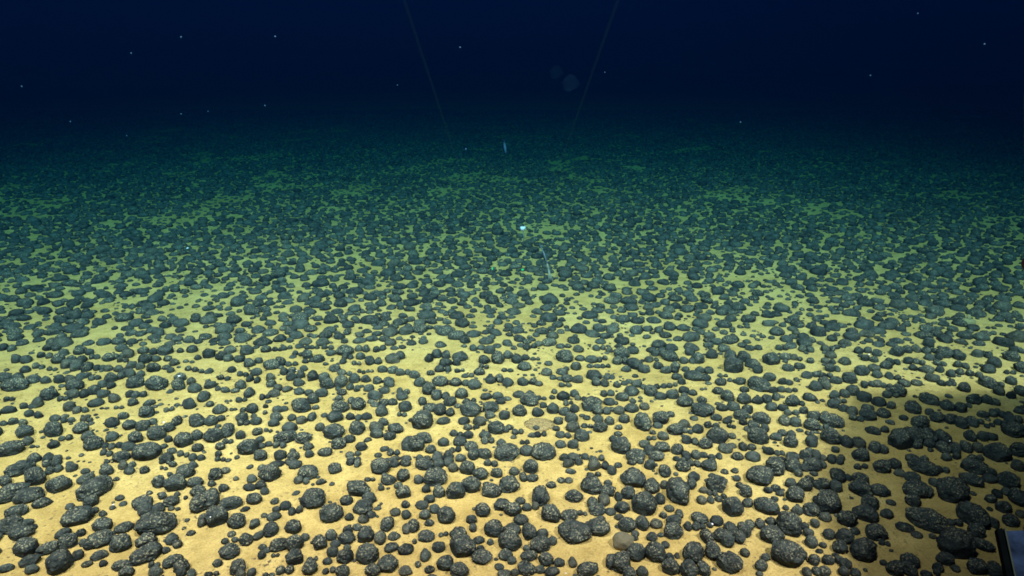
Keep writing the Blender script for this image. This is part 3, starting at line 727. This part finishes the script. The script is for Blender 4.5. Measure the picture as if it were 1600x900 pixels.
# crumbly brown mound
c = on_ground(842, 664)
mound = empty('sediment_mound', c)
inv = Matrix.Identity(4)
M_CRUMB = plain_material('brown_crumbs', (.30, .20, .075), .95, .05, 300, .4, .4)
bm = bmesh.new(); bmesh.ops.create_icosphere(bm, subdivisions=3, radius=1)
for v in bm.verts:
    n = v.co.normalized()
    v.co = Vector((n.x * .027, n.y * .024, max(n.z, -.2) * .006)) * (1 + .3 * noise.noise(n * 2.5))
part('mound_body', bm, M_CRUMB, mound, True)
bm = bmesh.new()
for k in range(90):
    a = R.uniform(0, 6.283); q = math.sqrt(R.random())
    mtx = Matrix.Translation((.030 * q * math.cos(a), .026 * q * math.sin(a), .0055 * (1 - q * q) + .001)) @ Matrix.Rotation(R.uniform(0, 6), 4, 'Z') @ Matrix.Scale(R.uniform(.0009, .0022), 4)
    bmesh.ops.create_icosphere(bm, subdivisions=1, radius=1, matrix=mtx)
cr = part('crumbs', bm, M_CRUMB, mound); cr['kind'] = 'stuff'
tag(mound, 'low crumbly brown mound of sediment between the nodules', 'mound')

# tiny white flecks lying on the nodules and the sand
flecks = [
 (177, 789, 2.6, 'tiny white fleck on the bare sand left of the big speckled nodule'),
 (329, 808, 2.0, 'tiny white fleck on top of a huge oval nodule'),
 (1113, 819, 2.6, 'bright white fleck at the tip of a flat nodule near the bottom'),
 (1326, 825, 2.2, 'small white fleck on a shaded nodule near the bottom right'),
 (280, 588, 3.2, 'bright bluish white fleck on the left slope of the field'),
 (256, 660, 2.4, 'small white fleck on the sand beside a row of nodules'),
 (884, 896, 2.6, 'tiny white fleck at the very bottom edge'),
 (1358, 554, 2.2, 'pale fleck among crowded nodules on the right'),
 (1484, 689, 2.0, 'faint white fleck on a nodule far to the right'),
 (293, 388, 3.0, 'bright white fleck in the dim left distance'),
 (463, 579, 2.0, 'small pale fleck on a nodule left of the middle'),
]
bm = bmesh.new(); bmesh.ops.create_icosphere(bm, subdivisions=2, radius=1)
for v in bm.verts: v.co *= 1 + .3 * noise.noise(v.co * 1.7 + Vector((9, 2, 5)))
fleck_me = bm_mesh(bm, 'white_fleck'); fleck_me.materials.append(M_WHITE)
dg = bpy.context.evaluated_depsgraph_get(); dg.update()
for px, py, w, lab in flecks:
    d = ray(px, py).normalized()
    ok, hit, nn, *_ = scene.ray_cast(dg, CAM, d)
    if not ok: hit = on_ground(px, py)
    s = project(hit)[2] / FPX
    o = bpy.data.objects.new('white_fleck', fleck_me); col.objects.link(o)
    o.location = hit + Vector((0, 0, .1 * w * s)); k = w * s * .62
    o.scale = (k, k * .9, k * .7); o.rotation_euler = (R.uniform(-.5, .5), R.uniform(-.5, .5), R.uniform(0, 6))
    tag(o, lab, 'fleck', 'white flecks on the sea floor')

# flakes of marine snow adrift in the dark water
M_SNOW = plain_material('marine_snow', (.055, .08, .12), .9, .1, 600, .2, .1)
snow = [
 (283, 58, 1.9, 4.2, 'highest marine snow flake in the upper left'), (205, 83, 1.9, 3.0, 'dim marine snow flake below and left of the highest one'),
 (34, 135, 2.0, 3.4, 'faint marine snow flake close to the left edge'), (110, 190, 2.2, 3.0, 'marine snow flake just above the dark horizon far left'),
 (283, 178, 2.1, 3.2, 'marine snow flake directly below the highest left one'), (430, 57, 1.8, 3.6, 'marine snow flake between left corner and left laser beam'),
 (719, 74, 1.8, 3.4, 'marine snow flake between the two laser beams'), (621, 133, 2.2, 2.6, 'tiny marine snow flake left of the left laser beam'),
 (414, 165, 2.2, 3.0, 'dim marine snow flake over the left horizon'), (1157, 191, 2.2, 3.2, 'marine snow flake over the right half of the horizon'),
 (1360, 118, 1.9, 3.2, 'marine snow flake alone in the right dark water'), (1538, 69, 1.5, 4.0, 'brightest marine snow flake in the upper right corner'),
 (1434, 21, 1.8, 3.0, 'marine snow flake near the top edge on the right'), (1542, 324, 1.8, 3.6, 'marine snow flake low over the nodules at far right'),
 (728, 233, 2.2, 3.6, 'marine snow flake left of the fish over the seabed edge'), (325, 174, 2.3, 2.4, 'faintest marine snow flake beside the lower left one'),
 (198, 212, 2.3, 2.6, 'marine snow flake low over the left seabed edge'), (945, 113, 2.0, 2.4, 'tiny marine snow flake beside the right laser beam'),
]
bm = bmesh.new(); bmesh.ops.create_icosphere(bm, subdivisions=2, radius=1)
for v in bm.verts: v.co *= 1 + .5 * noise.noise(v.co * 1.9 + Vector((1, 2, 8)))
snow_me = bm_mesh(bm, 'marine_snow_flake'); snow_me.materials.append(M_SNOW)
for px, py, D, w, lab in snow:
    o = bpy.data.objects.new('marine_snow_flake', snow_me); col.objects.link(o)
    o.location = at_depth(px, py, D); k = w * D / FPX * .42
    o.scale = (k, k * .8, k * .8); o.rotation_euler = (R.uniform(0, 6), R.uniform(0, 6), R.uniform(0, 6))
    tag(o, lab, 'marine snow', 'marine snow adrift in the water')
for px, py, D, w, al, lab in ((891, 130, .9, 25, .004, 'larger of two faint round out-of-focus flakes beside the right laser beam'), (869, 113, .95, 20, .002, 'smaller of two faint round out-of-focus flakes beside the right laser beam')):
    o = bpy.data.objects.new('blurred_flake', snow_me.copy()); col.objects.link(o)
    o.data.materials.clear(); o.data.materials.append(veil_material('flake_blur', (.12, .42, .6), al))  # enlarged faint ball drawn for the lens blur of a near flake
    o.location = at_depth(px, py, D); k = w * D / FPX * .5; o.scale = (k, k, k)
    tag(o, lab, 'blurred flake', 'out-of-focus flakes drawn as faint blobs')

# ------------------------------------------------------------------ sea water: even, absorbs red first
bm = bmesh.new()
bmesh.ops.create_cube(bm, size=1.0)
me = bm_mesh(bm, 'haze', smooth=False)
haze = link('haze', me)
haze.scale = (226.0, 226.0, 3.4)
haze.location = (0, 0, 0.65)
m = bpy.data.materials.new('sea_water'); m.use_nodes = True
N, L = m.node_tree.nodes, m.node_tree.links
N.clear()
out = N.new('ShaderNodeOutputMaterial')
vol = N.new('ShaderNodeVolumePrincipled')
vol.inputs['Color'].default_value = (0.001, 0.020, 0.072, 1)
vol.inputs['Density'].default_value = 0.44
vol.inputs['Anisotropy'].default_value = 0.6
vol.inputs['Absorption Color'].default_value = (0.0, 0.76, 0.945, 1)
L.new(vol.outputs[0], out.inputs['Volume'])
me.materials.append(m)
tag(haze, 'clear dark blue sea water fading everything with distance', 'water', kind='stuff')
